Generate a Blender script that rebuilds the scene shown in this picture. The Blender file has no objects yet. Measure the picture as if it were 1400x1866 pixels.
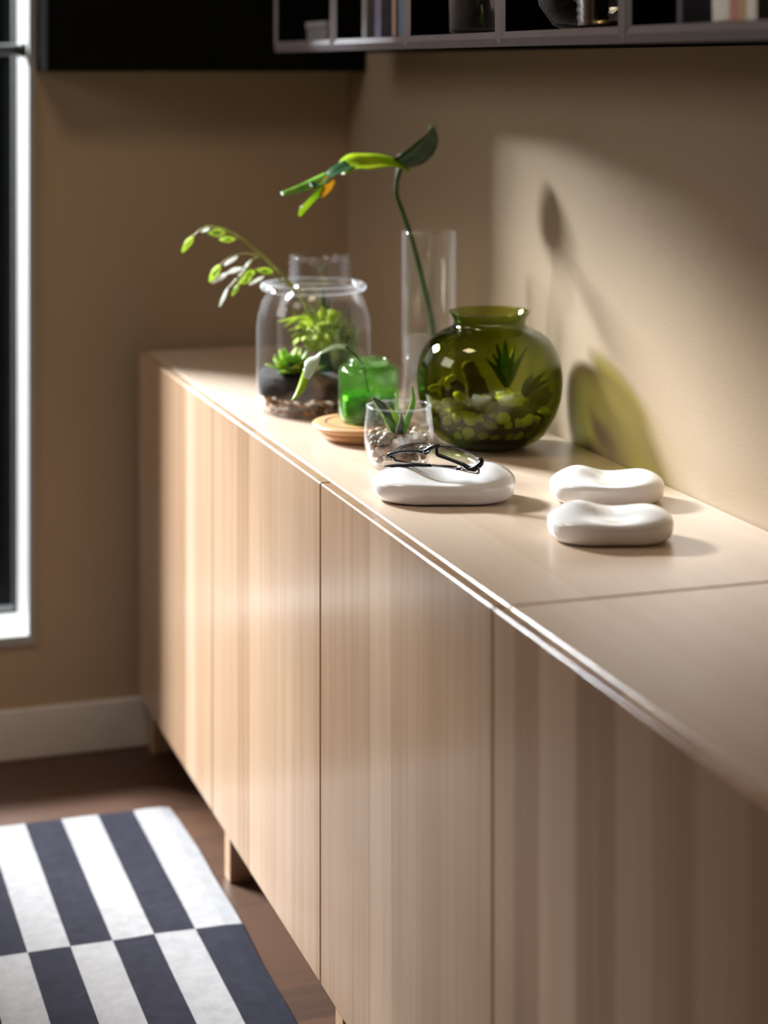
import bpy, bmesh, math, random
from mathutils import Vector, Matrix, Quaternion, noise

random.seed(7)
SC = bpy.context.scene
COL = SC.collection

# ------------------------------------------------------------------ camera
A = 0.31893                      # yaw of the view against the cabinet
F = 3536.7                       # focal length in pixels (1400 x 1866 frame)
HY = 120.1                       # horizon row
CZ = 1.2723                      # camera height
CA, SA = math.cos(A), math.sin(A)

cd = bpy.data.cameras.new('camera')
cd.sensor_fit = 'VERTICAL'
cd.sensor_height = 36.0
cd.sensor_width = 27.0
cd.lens = F / 1866 * 36
cd.shift_y = -(933 - HY) / 1866
cd.clip_start = 0.05
cd.dof.use_dof = True
cd.dof.focus_distance = 2.40
cd.dof.aperture_fstop = 2.6
cam = bpy.data.objects.new('camera', cd)
cam.location = (0, 0, CZ)
cam.rotation_euler = (math.pi / 2, 0, -A)
COL.objects.link(cam)
SC.camera = cam

# ------------------------------------------------------------------ world, lights, exposure
W = bpy.data.worlds.new('world')
SC.world = W
W.use_nodes = True
# even pale sky above the horizon, dark ground below it
_nt = W.node_tree
_bg = _nt.nodes['Background']
_tc = _nt.nodes.new('ShaderNodeTexCoord')
_sp = _nt.nodes.new('ShaderNodeSeparateXYZ')
_nt.links.new(_tc.outputs['Generated'], _sp.inputs[0])
_rp = _nt.nodes.new('ShaderNodeValToRGB')
_rp.color_ramp.elements[0].position = 0.04
_rp.color_ramp.elements[0].color = (0.003, 0.003, 0.003, 1)
_rp.color_ramp.elements[1].position = 0.12
_rp.color_ramp.elements[1].color = (0.93, 0.95, 1.0, 1)
_nt.links.new(_sp.outputs[2], _rp.inputs[0])
_nt.links.new(_rp.outputs[0], _bg.inputs[0])
_bg.inputs[1].default_value = 1.0


def area(name, loc, target, sx, sy, power, color):
    l = bpy.data.lights.new(name, 'AREA')
    l.shape = 'RECTANGLE'
    l.size, l.size_y = sx, sy
    l.energy = power
    l.color = color
    o = bpy.data.objects.new(name, l)
    o.location = loc
    o.rotation_euler = (Vector(target) - Vector(loc)).to_track_quat('-Z', 'Y').to_euler()
    COL.objects.link(o)
    return o


# low daylight that comes through the window in the back wall
AZ, EL, DIST = math.radians(59), math.radians(26), 6.6
KEY = Vector((0.95 - math.cos(AZ) * math.cos(EL) * DIST, 2.3 + math.sin(AZ) * math.cos(EL) * DIST, 0.78 + math.sin(EL) * DIST))
area('window_daylight', KEY, (0.95, 2.3, 0.78), 1.6, 0.8, 2150, (0.93, 0.95, 1.0))
_po = area('window_portal', (0.09, 3.79, 1.0), (0.09, 2.0, 1.0), 0.84, 1.6, 1, (1, 1, 1))
_po.data.cycles.is_portal = True
# fill light added at the opening in the left wall
area('side_fill', (-1.69, 2.95, 2.02), (0.9, 2.5, 0.9), 1.0, 0.75, 8, (1.0, 0.94, 0.88))
# unseen warm fill light added below the ceiling
area('ceiling_fill', (0.05, 2.35, 2.46), (0.05, 2.35, 0.0), 0.45, 0.45, 7, (1.0, 0.78, 0.55))

SC.cycles.transparent_max_bounces = 32
SC.view_settings.view_transform = 'Standard'
SC.view_settings.look = 'None'
SC.view_settings.gamma = 1.0
SC.view_settings.use_curve_mapping = False
SC.view_settings.exposure = 0.42

# ------------------------------------------------------------------ coordinates
def P(x, y, d):
    """point seen at pixel (x, y) of the 1400 x 1866 frame, at depth d metres"""
    lat = (x - 700) / F * d
    return Vector((lat * CA + d * SA, d * CA - lat * SA, CZ - (y - HY) / F * d))


RIGHT = Vector((CA, -SA, 0))     # picture-right
AWAY = Vector((SA, CA, 0))       # away from the camera
UP = Vector((0, 0, 1))
TOP = 0.74                       # cabinet top height
WX = 1.115                       # right wall
WY = 3.60                        # back wall
DX = 0.6994                      # door fronts


# ------------------------------------------------------------------ node helpers
def new_mat(name):
    m = bpy.data.materials.new(name)
    m.use_nodes = True
    nt = m.node_tree
    nt.nodes.clear()
    out = nt.nodes.new('ShaderNodeOutputMaterial')
    return m, nt, out


def N(nt, t, **kw):
    n = nt.nodes.new('ShaderNode' + t)
    for k, v in kw.items():
        if k.startswith('i_'):
            key = k[2:].replace('_', ' ')
            n.inputs[key].default_value = v
        else:
            setattr(n, k, v)
    return n


def c4(c):
    return (c[0], c[1], c[2], 1)


def ramp(nt, fac, stops):
    r = nt.nodes.new('ShaderNodeValToRGB')
    e = r.color_ramp.elements
    while len(e) < len(stops):
        e.new(0.5)
    for k, (p, c) in enumerate(stops):
        e[k].position = p
        e[k].color = c4(c)
    nt.links.new(fac, r.inputs[0])
    return r.outputs[0]


def mat(name, col, rough=0.5, var=0.08, scale=20, metal=0.0, spec=0.5, bump=0.0, bscale=200, coat=0.0, sheen=0.0):
    """principled surface with slight procedural tone variation"""
    m, nt, out = new_mat(name)
    b = N(nt, 'BsdfPrincipled')
    b.inputs['Roughness'].default_value = rough
    b.inputs['Metallic'].default_value = metal
    b.inputs['Specular IOR Level'].default_value = spec
    b.inputs['Coat Weight'].default_value = coat
    b.inputs['Coat Roughness'].default_value = 0.05
    b.inputs['Sheen Weight'].default_value = sheen
    tc = N(nt, 'TexCoord')
    nz = N(nt, 'TexNoise')
    nz.inputs['Scale'].default_value = scale
    nz.inputs['Detail'].default_value = 3
    nt.links.new(tc.outputs['Object'], nz.inputs['Vector'])
    lo = [max(0, v * (1 - var)) for v in col]
    hi = [min(1, v * (1 + var)) for v in col]
    nt.links.new(ramp(nt, nz.outputs['Fac'], [(0.3, lo), (0.7, hi)]), b.inputs['Base Color'])
    if bump:
        n2 = N(nt, 'TexNoise')
        n2.inputs['Scale'].default_value = bscale
        n2.inputs['Detail'].default_value = 4
        nt.links.new(tc.outputs['Object'], n2.inputs['Vector'])
        bp = N(nt, 'Bump')
        bp.inputs['Strength'].default_value = bump
        bp.inputs['Distance'].default_value = 0.001
        nt.links.new(n2.outputs['Fac'], bp.inputs['Height'])
        nt.links.new(bp.outputs[0], b.inputs['Normal'])
    nt.links.new(b.outputs[0], out.inputs[0])
    return m


def wood(name, strip_axis, grain_axis, stops, strips=11.0, rough=0.38, fine=1.0, off=0.0, coat=0.0):
    """veneer: strips of differing tone across strip_axis, grain along grain_axis"""
    m, nt, out = new_mat(name)
    geo = N(nt, 'NewGeometry')
    sep = N(nt, 'SeparateXYZ')
    nt.links.new(geo.outputs['Position'], sep.inputs[0])
    s = sep.outputs['XYZ'.index(strip_axis)]
    # irregular strips
    sc = N(nt, 'Math', operation='MULTIPLY_ADD')
    nt.links.new(s, sc.inputs[0])
    sc.inputs[1].default_value = strips
    sc.inputs[2].default_value = off
    vo = N(nt, 'TexVoronoi', voronoi_dimensions='1D')
    vo.inputs['Scale'].default_value = 1.0
    nt.links.new(sc.outputs[0], vo.inputs['W'])
    sepc = N(nt, 'SeparateColor')
    nt.links.new(vo.outputs['Color'], sepc.inputs[0])
    # grain, stretched
    mp = N(nt, 'Mapping')
    scale = [14, 14, 14]
    scale['XYZ'.index(grain_axis)] = 1.3
    scale['XYZ'.index(strip_axis)] = 60
    mp.inputs['Scale'].default_value = scale
    nt.links.new(geo.outputs['Position'], mp.inputs[0])
    n1 = N(nt, 'TexNoise')
    n1.inputs['Scale'].default_value = 1.0
    n1.inputs['Detail'].default_value = 5
    n1.inputs['Roughness'].default_value = 0.6
    n1.inputs['Distortion'].default_value = 0.4
    nt.links.new(mp.outputs[0], n1.inputs['Vector'])
    mp2 = N(nt, 'Mapping')
    s2 = [60, 60, 60]
    s2['XYZ'.index(grain_axis)] = 3.0
    s2['XYZ'.index(strip_axis)] = 420
    mp2.inputs['Scale'].default_value = s2
    nt.links.new(geo.outputs['Position'], mp2.inputs[0])
    n2 = N(nt, 'TexNoise')
    n2.inputs['Scale'].default_value = 1.0
    n2.inputs['Detail'].default_value = 3
    nt.links.new(mp2.outputs[0], n2.inputs['Vector'])
    # mix = strip*.55 + grain*.3 + fine*.15
    a = N(nt, 'Math', operation='MULTIPLY')
    nt.links.new(sepc.outputs[0], a.inputs[0])
    a.inputs[1].default_value = 0.50
    b_ = N(nt, 'Math', operation='MULTIPLY_ADD')
    nt.links.new(n1.outputs['Fac'], b_.inputs[0])
    b_.inputs[1].default_value = 0.55
    nt.links.new(a.outputs[0], b_.inputs[2])
    c_ = N(nt, 'Math', operation='MULTIPLY_ADD')
    nt.links.new(n2.outputs['Fac'], c_.inputs[0])
    c_.inputs[1].default_value = 0.34 * fine
    nt.links.new(b_.outputs[0], c_.inputs[2])
    d_ = N(nt, 'Math', operation='SUBTRACT')
    nt.links.new(c_.outputs[0], d_.inputs[0])
    d_.inputs[1].default_value = 0.20
    col = ramp(nt, d_.outputs[0], stops)
    b = N(nt, 'BsdfPrincipled')
    b.inputs['Roughness'].default_value = rough
    b.inputs['Coat Weight'].default_value = coat
    b.inputs['Coat Roughness'].default_value = 0.2
    nt.links.new(col, b.inputs['Base Color'])
    bp = N(nt, 'Bump')
    bp.inputs['Strength'].default_value = 0.12
    bp.inputs['Distance'].default_value = 0.0004
    nt.links.new(n2.outputs['Fac'], bp.inputs['Height'])
    nt.links.new(bp.outputs[0], b.inputs['Normal'])
    nt.links.new(b.outputs[0], out.inputs[0])
    return m


def thin_glass(name, tint, rough=0.0, haze=0.0, ior=1.5, depth=0.0, edge=0.0):
    """thin-walled glass: tinted see-through plus a clear reflection"""
    m, nt, out = new_mat(name)
    tr = N(nt, 'BsdfTransparent')
    tr.inputs[0].default_value = c4(tint)
    gl = N(nt, 'BsdfGlossy')
    gl.inputs['Roughness'].default_value = rough
    gl.inputs['Color'].default_value = (1, 1, 1, 1)
    geo = N(nt, 'NewGeometry')
    dt = N(nt, 'VectorMath', operation='DOT_PRODUCT')
    nt.links.new(geo.outputs['Incoming'], dt.inputs[0])
    nt.links.new(geo.outputs['Normal'], dt.inputs[1])
    ab_ = N(nt, 'Math', operation='ABSOLUTE')
    nt.links.new(dt.outputs['Value'], ab_.inputs[0])
    om = N(nt, 'Math', operation='SUBTRACT')
    om.inputs[0].default_value = 1.0
    nt.links.new(ab_.outputs[0], om.inputs[1])
    pw = N(nt, 'Math', operation='POWER')
    nt.links.new(om.outputs[0], pw.inputs[0])
    pw.inputs[1].default_value = 5.0
    f0 = ((ior - 1) / (ior + 1)) ** 2
    fr = N(nt, 'Math', operation='MULTIPLY_ADD')       # Schlick reflection, alike on both sides of the wall
    nt.links.new(pw.outputs[0], fr.inputs[0])
    fr.inputs[1].default_value = (1 - f0) * 0.8
    fr.inputs[2].default_value = f0
    mx = N(nt, 'MixShader')
    nt.links.new(fr.outputs[0], mx.inputs[0])
    nt.links.new(tr.outputs[0], mx.inputs[1])
    nt.links.new(gl.outputs[0], mx.inputs[2])
    last = mx.outputs[0]
    if depth:
        # the light's way through the coloured wall is longer at a slant
        cm = N(nt, 'MixRGB')
        p2 = N(nt, 'Math', operation='POWER')
        nt.links.new(om.outputs[0], p2.inputs[0])
        p2.inputs[1].default_value = 2.0
        nt.links.new(p2.outputs[0], cm.inputs[0])
        cm.inputs[1].default_value = c4(tint)
        cm.inputs[2].default_value = c4([v ** (1 + 2.5 * depth) for v in tint])
        nt.links.new(cm.outputs[0], tr.inputs[0])
    if edge:
        # pale colour at slanting edges, standing in for bright refracted rims
        p3 = N(nt, 'Math', operation='POWER')
        nt.links.new(om.outputs[0], p3.inputs[0])
        p3.inputs[1].default_value = 3.0
        p4 = N(nt, 'Math', operation='MULTIPLY')
        nt.links.new(p3.outputs[0], p4.inputs[0])
        p4.inputs[1].default_value = edge
        dd_ = N(nt, 'BsdfDiffuse')
        dd_.inputs[0].default_value = (0.8, 0.8, 0.85, 1)
        tl_ = N(nt, 'BsdfTranslucent')
        tl_.inputs[0].default_value = (0.8, 0.8, 0.85, 1)
        me_ = N(nt, 'MixShader')
        me_.inputs[0].default_value = 0.5
        nt.links.new(dd_.outputs[0], me_.inputs[1])
        nt.links.new(tl_.outputs[0], me_.inputs[2])
        m3 = N(nt, 'MixShader')
        nt.links.new(p4.outputs[0], m3.inputs[0])
        nt.links.new(last, m3.inputs[1])
        nt.links.new(me_.outputs[0], m3.inputs[2])
        last = m3.outputs[0]
    if haze:
        tc = N(nt, 'TexCoord')
        nz = N(nt, 'TexNoise')
        nz.inputs['Scale'].default_value = 25
        nt.links.new(tc.outputs['Object'], nz.inputs['Vector'])
        mm = N(nt, 'Math', operation='MULTIPLY')
        nt.links.new(nz.outputs['Fac'], mm.inputs[0])
        mm.inputs[1].default_value = haze * 2
        df = N(nt, 'BsdfTranslucent')
        df.inputs[0].default_value = c4([0.5 + 0.5 * v for v in tint])
        m2 = N(nt, 'MixShader')
        nt.links.new(mm.outputs[0], m2.inputs[0])
        nt.links.new(last, m2.inputs[1])
        nt.links.new(df.outputs[0], m2.inputs[2])
        last = m2.outputs[0]
    nt.links.new(last, out.inputs[0])
    return m


def leaf_mat(name, lo, hi, rough=0.35, trans=0.35, scale=60):
    m, nt, out = new_mat(name)
    tc = N(nt, 'TexCoord')
    nz = N(nt, 'TexNoise')
    nz.inputs['Scale'].default_value = scale
    nz.inputs['Detail'].default_value = 2
    nt.links.new(tc.outputs['Object'], nz.inputs['Vector'])
    col = ramp(nt, nz.outputs['Fac'], [(0.35, lo), (0.65, hi)])
    b = N(nt, 'BsdfPrincipled')
    b.inputs['Roughness'].default_value = rough
    nt.links.new(col, b.inputs['Base Color'])
    t = N(nt, 'BsdfTranslucent')
    nt.links.new(col, t.inputs[0])
    mx = N(nt, 'MixShader')
    mx.inputs[0].default_value = trans
    nt.links.new(b.outputs[0], mx.inputs[1])
    nt.links.new(t.outputs[0], mx.inputs[2])
    nt.links.new(mx.outputs[0], out.inputs[0])
    return m


# ------------------------------------------------------------------ materials
M = {}
OAK = [(0.0, (0.18, 0.095, 0.048)), (0.3, (0.34, 0.205, 0.12)), (0.6, (0.45, 0.295, 0.19)), (1.0, (0.57, 0.415, 0.31))]
M['door'] = wood('oak_veneer_upright', 'Y', 'Z', OAK, 12.0, coat=0.3)
M['top'] = wood('oak_veneer_lengthwise', 'X', 'Y', [(0, (0.46, 0.32, 0.215)), (0.5, (0.57, 0.43, 0.32)), (1, (0.67, 0.54, 0.45))], 9.0, 0.34, coat=0.3)
M['carcass'] = wood('oak_carcass', 'X', 'Z', OAK, 9.0)
M['leg'] = mat('oak_leg', (0.42, 0.25, 0.15), 0.45)
M['saucer'] = wood('oiled_pale_wood', 'Y', 'X', [(0, (0.45, 0.22, 0.10)), (0.5, (0.55, 0.30, 0.14)), (1, (0.62, 0.37, 0.20))], 20.0, 0.4)
M['groove'] = mat('dark_groove', (0.05, 0.025, 0.012), 0.7)
M['floor'] = wood('dark_floor_wood', 'Y', 'X', [(0, (0.028, 0.012, 0.006)), (0.5, (0.068, 0.029, 0.014)), (1, (0.11, 0.05, 0.026))], 8.0, 0.42)
M['wall'] = mat('wall_paint', (0.37, 0.275, 0.18), 0.55, 0.03, 3, bump=0.25, bscale=260, spec=0.4)
M['ceiling'] = mat('ceiling_paint', (0.25, 0.22, 0.19), 0.7, 0.02)
M['white_paint'] = mat('white_paint', (0.60, 0.575, 0.54), 0.4, 0.03)
M['lining'] = mat('white_lining_darkened', (0.30, 0.29, 0.28), 0.45, 0.03)  # white paint darkened to offset the strong window light
M['black_metal'] = mat('black_metal', (0.012, 0.012, 0.013), 0.45)
M['pane'] = thin_glass('window_pane', (0.93, 0.95, 0.94), ior=1.12)
M['ceramic'] = mat('white_ceramic', (0.90, 0.89, 0.89), 0.18, 0.01, 8, coat=0.6)
M['glass'] = thin_glass('clear_glass', (0.985, 0.988, 0.986), haze=0.003, ior=1.55, edge=0.13)
M['glass_b'] = thin_glass('clear_glass_thick', (0.965, 0.97, 0.97), haze=0.008, ior=1.6, edge=0.45)
M['glass_neck'] = thin_glass('ridged_clear_glass', (0.95, 0.95, 0.96), haze=0.01, ior=1.7, edge=0.8)  # strong pale edges painted in for the highlights of neck and rim
M['water'] = thin_glass('water', (0.95, 0.95, 0.93), ior=1.25, haze=0.05)
M['olive'] = thin_glass('olive_green_glass', (0.66, 0.69, 0.28), haze=0.004, depth=1.2)
M['olive_base'] = mat('olive_glass_foot', (0.012, 0.016, 0.004), 0.08)
M['green'] = thin_glass('bright_green_glass', (0.62, 0.83, 0.45), haze=0.05, depth=0.4)
M['green_water'] = mat('green_wax', (0.06, 0.22, 0.015), 0.25, 0.25, 60)
M['soil'] = mat('dark_soil', (0.014, 0.009, 0.008), 0.9, 0.5, 150, bump=1.0, bscale=180)
M['bark'] = mat('bark_chip', (0.40, 0.19, 0.07), 0.8, 0.4, 60)
M['bark2'] = mat('brown_bark_chip', (0.16, 0.075, 0.035), 0.8, 0.4, 60)
M['moss'] = leaf_mat('yellow_green_moss', (0.30, 0.42, 0.02), (0.58, 0.66, 0.06), 0.6, 0.35, 200)
M['succ'] = leaf_mat('bright_green_leaf', (0.25, 0.50, 0.03), (0.50, 0.72, 0.12), 0.4, 0.35, 40)
M['grey_leaf'] = leaf_mat('grey_green_leaf', (0.20, 0.32, 0.10), (0.45, 0.54, 0.30), 0.4, 0.3, 60)
M['aloe'] = leaf_mat('mid_green_leaf', (0.06, 0.20, 0.015), (0.20, 0.42, 0.04), 0.35, 0.3, 50)
M['aloe_dark'] = leaf_mat('dark_green_leaf', (0.012, 0.035, 0.010), (0.035, 0.08, 0.02), 0.3, 0.15, 50)
M['aloe_edge'] = leaf_mat('pale_leaf_edge', (0.45, 0.60, 0.30), (0.65, 0.75, 0.5), 0.4, 0.3, 50)
M['lime'] = leaf_mat('lime_green_leaf', (0.30, 0.50, 0.01), (0.48, 0.62, 0.03), 0.28, 0.4, 30)
M['deep'] = leaf_mat('deep_green_glossy_leaf', (0.012, 0.04, 0.018), (0.03, 0.075, 0.03), 0.22, 0.08, 30)
M['rust'] = leaf_mat('yellowed_leaf', (0.70, 0.42, 0.03), (0.80, 0.60, 0.10), 0.35, 0.4, 30)
M['stem'] = mat('green_stem', (0.045, 0.085, 0.02), 0.4, 0.2)
M['straw'] = leaf_mat('straw_green_stem', (0.32, 0.34, 0.08), (0.45, 0.44, 0.16), 0.4, 0.15, 80)
M['seed'] = leaf_mat('green_seed_head', (0.50, 0.66, 0.08), (0.74, 0.82, 0.30), 0.4, 0.5, 120)
M['seed_pale'] = leaf_mat('pale_seed_head', (0.82, 0.84, 0.78), (0.9, 0.9, 0.88), 0.3, 0.5, 120)
M['driftwood'] = mat('driftwood', (0.14, 0.07, 0.035), 0.8, 0.4, 80, bump=0.8, bscale=150)
M['frame'] = mat('black_frame', (0.004, 0.004, 0.006), 0.3, 0.1, spec=0.3)
M['steel'] = mat('polished_steel', (0.5, 0.5, 0.52), 0.2, 0.05, metal=1.0)
M['lens'] = thin_glass('lens', (0.97, 0.97, 0.97))
M['shelf_edge'] = mat('shelf_grey_edge', (0.17, 0.15, 0.17), 0.4, 0.08)
M['shelf_in'] = mat('shelf_black', (0.006, 0.006, 0.006), 0.95, 0.1, spec=0.0)
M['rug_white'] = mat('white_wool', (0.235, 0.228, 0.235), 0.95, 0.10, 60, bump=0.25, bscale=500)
M['rug_dark'] = mat('dark_blue_wool', (0.011, 0.0105, 0.020), 0.95, 0.25, 60, spec=0.15, bump=0.25, bscale=500)
PEB = [mat('pebble_' + n, c, 0.55, 0.15, 90) for n, c in
       (('sand', (0.37, 0.29, 0.19)), ('grey', (0.29, 0.27, 0.24)), ('cream', (0.48, 0.43, 0.35)),
        ('brown', (0.22, 0.14, 0.09)), ('rust', (0.36, 0.20, 0.10)), ('taupe', (0.26, 0.21, 0.17)))]
PEBY = [mat('stone_' + n, c, 0.5, 0.15, 90) for n, c in
        (('white', (0.85, 0.83, 0.62)), ('ivory', (0.8, 0.74, 0.48)), ('cream', (0.72, 0.66, 0.42)), ('tan', (0.45, 0.36, 0.2)))]


# ------------------------------------------------------------------ mesh helpers
def link(name, me, m=None, parent=None, loc=None, smooth=True):
    o = bpy.data.objects.new(name, me)
    COL.objects.link(o)
    if m is not None:
        me.materials.append(m)
    if parent is not None:
        o.parent = parent
    if loc is not None:
        o.location = loc
    for p in me.polygons:
        p.use_smooth = smooth
    return o


def pyd(name, verts, faces, m=None, parent=None, loc=None, smooth=True):
    me = bpy.data.meshes.new(name)
    me.from_pydata([tuple(v) for v in verts], [], faces)
    me.update()
    return link(name, me, m, parent, loc, smooth)


def tag(o, label, cat, group=None, kind=None):
    if label:
        o['label'] = label
    if cat:
        o['category'] = cat
    if group:
        o['group'] = group
    if kind:
        o['kind'] = kind
    return o


def thing(name, label, cat, loc, group=None):
    o = bpy.data.objects.new(name, None)
    o.empty_display_size = 0.05
    COL.objects.link(o)
    o.location = loc
    return tag(o, label, cat, group)


def box(name, lo, hi, m, parent=None, bevel=0.0, seg=2, loc=None):
    bm = bmesh.new()
    bmesh.ops.create_cube(bm, size=1)
    for v in bm.verts:
        v.co = Vector([lo[i] + (v.co[i] + 0.5) * (hi[i] - lo[i]) for i in range(3)])
    if bevel:
        bmesh.ops.bevel(bm, geom=bm.edges[:], offset=bevel, segments=seg, profile=0.5, affect='EDGES')
    me = bpy.data.meshes.new(name)
    bm.to_mesh(me)
    bm.free()
    o = link(name, me, m, parent, loc, smooth=False)
    return o


def lathe(name, prof, m, parent=None, loc=None, seg=64, close=False):
    """spin a (radius, z) profile"""
    vs, fs, rings = [], [], []
    for r, z in prof:
        if r < 1e-6:
            rings.append([len(vs)])
            vs.append((0, 0, z))
        else:
            rings.append(list(range(len(vs), len(vs) + seg)))
            for k in range(seg):
                t = 2 * math.pi * k / seg
                vs.append((r * math.cos(t), r * math.sin(t), z))
    pairs = list(zip(rings, rings[1:]))
    if close:
        pairs.append((rings[-1], rings[0]))
    for a, b in pairs:
        for k in range(seg):
            k2 = (k + 1) % seg
            if len(a) == 1 and len(b) == 1:
                continue
            if len(a) == 1:
                fs.append((a[0], b[k2], b[k]))
            elif len(b) == 1:
                fs.append((a[k], a[k2], b[0]))
            else:
                fs.append((a[k], a[k2], b[k2], b[k]))
    o = pyd(name, vs, fs, m, parent, loc)
    return o


def spline(pts, n):
    """Catmull-Rom through points (tuples of any length)"""
    out = []
    k = len(pts)
    for i in range(n):
        t = i / (n - 1) * (k - 1)
        a = min(int(t), k - 2)
        u = t - a
        p0, p1, p2, p3 = pts[max(a - 1, 0)], pts[a], pts[a + 1], pts[min(a + 2, k - 1)]
        out.append(tuple(0.5 * ((2 * p1[j]) + (-p0[j] + p2[j]) * u + (2 * p0[j] - 5 * p1[j] + 4 * p2[j] - p3[j]) * u * u +
                                (-p0[j] + 3 * p1[j] - 3 * p2[j] + p3[j]) * u ** 3) for j in range(len(p1))))
    return out


def tube(name, pts, rad, m, parent=None, base=Vector((0, 0, 0)), n=None, seg=8, flat=1.0):
    """tube through world points; rad = number or list"""
    if not isinstance(rad, (list, tuple)):
        rad = [rad] * len(pts)
    data = [tuple(p) + (r,) for p, r in zip(pts, rad)]
    if n:
        data = spline(data, n)
    vs, fs = [], []
    L = len(data)
    ref = Vector((0.13, 0.2, 1)).normalized()
    for i, d in enumerate(data):
        p = Vector(d[:3]) - base
        q0 = Vector(data[max(i - 1, 0)][:3])
        q1 = Vector(data[min(i + 1, L - 1)][:3])
        tan = (q1 - q0).normalized()
        s = tan.cross(ref)
        if s.length < 1e-4:
            s = tan.cross(Vector((1, 0, 0)))
        s.normalize()
        u = s.cross(tan).normalized()
        for k in range(seg):
            a = 2 * math.pi * k / seg
            vs.append(p + (s * math.cos(a) + u * math.sin(a) * flat) * max(d[3], 1e-5))
    for i in range(L - 1):
        for k in range(seg):
            k2 = (k + 1) % seg
            fs.append((i * seg + k, i * seg + k2, (i + 1) * seg + k2, (i + 1) * seg + k))
    fs.append(tuple(range(seg))[::-1])
    fs.append(tuple(range((L - 1) * seg, L * seg)))
    return pyd(name, vs, fs, m, parent)


def blade(name, pts, wid, side, m, parent=None, base=Vector((0, 0, 0)), n=14, fold=0.25, thick=0.0006, cross=4):
    """leaf blade: a path of world points with half widths, spread along 'side' and folded; closed with thickness"""
    data = spline([tuple(p) + (w,) for p, w in zip(pts, wid)], n)
    L = len(data)
    rows_t, rows_b = [], []
    for i, d in enumerate(data):
        p = Vector(d[:3]) - base
        q0 = Vector(data[max(i - 1, 0)][:3])
        q1 = Vector(data[min(i + 1, L - 1)][:3])
        tan = (q1 - q0).normalized()
        sd = Vector(side[min(int(i / (L - 1) * len(side)), len(side) - 1)]) if isinstance(side, list) else Vector(side)
        s = (sd - tan * sd.dot(tan)).normalized()
        u = s.cross(tan).normalized()
        w = max(d[3], 1e-4)
        rt, rb = [], []
        for c in range(cross + 1):
            e = c / cross * 2 - 1
            q = p + s * (e * w) + u * (abs(e) * w * fold)
            th = thick * (1 - 0.7 * abs(e))
            rt.append(q + u * th)
            rb.append(q - u * th)
        rows_t.append(rt)
        rows_b.append(rb)
    vs, fs = [], []
    C = cross + 1
    for r in rows_t:
        vs += r
    o2 = len(vs)
    for r in rows_b:
        vs += r
    for i in range(L - 1):
        for c in range(cross):
            a = i * C + c
            fs.append((a, a + 1, a + C + 1, a + C))
            b = o2 + a
            fs.append((b, b + C, b + C + 1, b + 1))
        a, b = i * C, o2 + i * C
        fs.append((a, a + C, b + C, b))
        a, b = i * C + cross, o2 + i * C + cross
        fs.append((a, b, b + C, a + C))
    fs.append(tuple([c for c in range(C)][::-1] + [o2 + c for c in range(C)]))
    e0 = (L - 1) * C
    fs.append(tuple([e0 + c for c in range(C)] + [o2 + e0 + c for c in range(C)][::-1]))
    return pyd(name, vs, fs, m, parent)


def lump_mesh(name, sub=2, amp=0.25, freq=1.3, seed=0, sq=(1, 1, 1)):
    bm = bmesh.new()
    bmesh.ops.create_icosphere(bm, subdivisions=sub, radius=1)
    off = Vector((seed * 3.1, seed * 1.7, seed * 0.9))
    for v in bm.verts:
        k = 1 + amp * noise.noise(v.co * freq + off)
        v.co = Vector((v.co.x * sq[0], v.co.y * sq[1], v.co.z * sq[2])) * k
    me = bpy.data.meshes.new(name)
    bm.to_mesh(me)
    bm.free()
    for p in me.polygons:
        p.use_smooth = True
    return me


# ================================================================== the setting
def struct(o):
    o['kind'] = 'structure'
    return o


LX, FY, CH = -1.70, -1.6, 2.50      # left wall, wall behind the camera, ceiling
struct(box('floor', (LX - 0.1, FY - 0.1, -0.1), (WX + 0.1, WY + 0.2, 0.0), M['floor']))
struct(box('ceiling', (LX - 0.1, FY - 0.1, CH), (WX + 0.1, WY + 0.2, CH + 0.1), M['ceiling']))
struct(box('wall_right', (WX, FY, 0), (WX + 0.1, WY + 0.2, CH), M['wall']))
struct(box('wall_front', (LX, FY - 0.1, 0), (WX, FY, CH), M['wall']))


def wall_with_hole(name, axis, at, thick, lo, hi, hlo, hhi, m):
    """wall with a rectangular opening; axis = its normal, lo/hi = (u, z) extents"""
    us = [lo[0], hlo[0], hhi[0], hi[0]]
    zs = [lo[1], hlo[1], hhi[1], hi[1]]
    vs, fs = [], []

    def vid(i, j, k):
        return (i * 4 + j) * 2 + k
    for i in range(4):
        for j in range(4):
            for k in range(2):
                d = at + k * thick
                vs.append((us[i], d, zs[j]) if axis == 'Y' else (d, us[i], zs[j]))
    for i in range(3):
        for j in range(3):
            if i == 1 and j == 1:
                continue
            for k in range(2):
                fs.append((vid(i, j, k), vid(i + 1, j, k), vid(i + 1, j + 1, k), vid(i, j + 1, k)))
    for a, b in (((1, 1), (2, 1)), ((2, 1), (2, 2)), ((2, 2), (1, 2)), ((1, 2), (1, 1)),
                 ((0, 0), (3, 0)), ((3, 0), (3, 3)), ((3, 3), (0, 3)), ((0, 3), (0, 0))):
        fs.append((vid(*a, 0), vid(*b, 0), vid(*b, 1), vid(*a, 1)))
    o = pyd(name, vs, fs, m, smooth=False)
    bm = bmesh.new()
    bm.from_mesh(o.data)
    bmesh.ops.recalc_face_normals(bm, faces=bm.faces[:])
    bm.to_mesh(o.data)
    bm.free()
    return struct(o)


JX, SZ, HZ, RD = 0.512, 0.212, 1.80, 0.18     # window: right jamb, sill height, head, reveal depth
JL = -0.21
wall_with_hole('wall_back', 'Y', WY, RD, (LX, 0), (WX, CH), (JL, SZ), (JX, HZ), M['wall'])
wall_with_hole('wall_left', 'X', LX - 0.1, 0.1, (FY, 0), (WY, CH), (2.4, 1.6), (3.5, 2.44), M['wall'])

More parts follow.
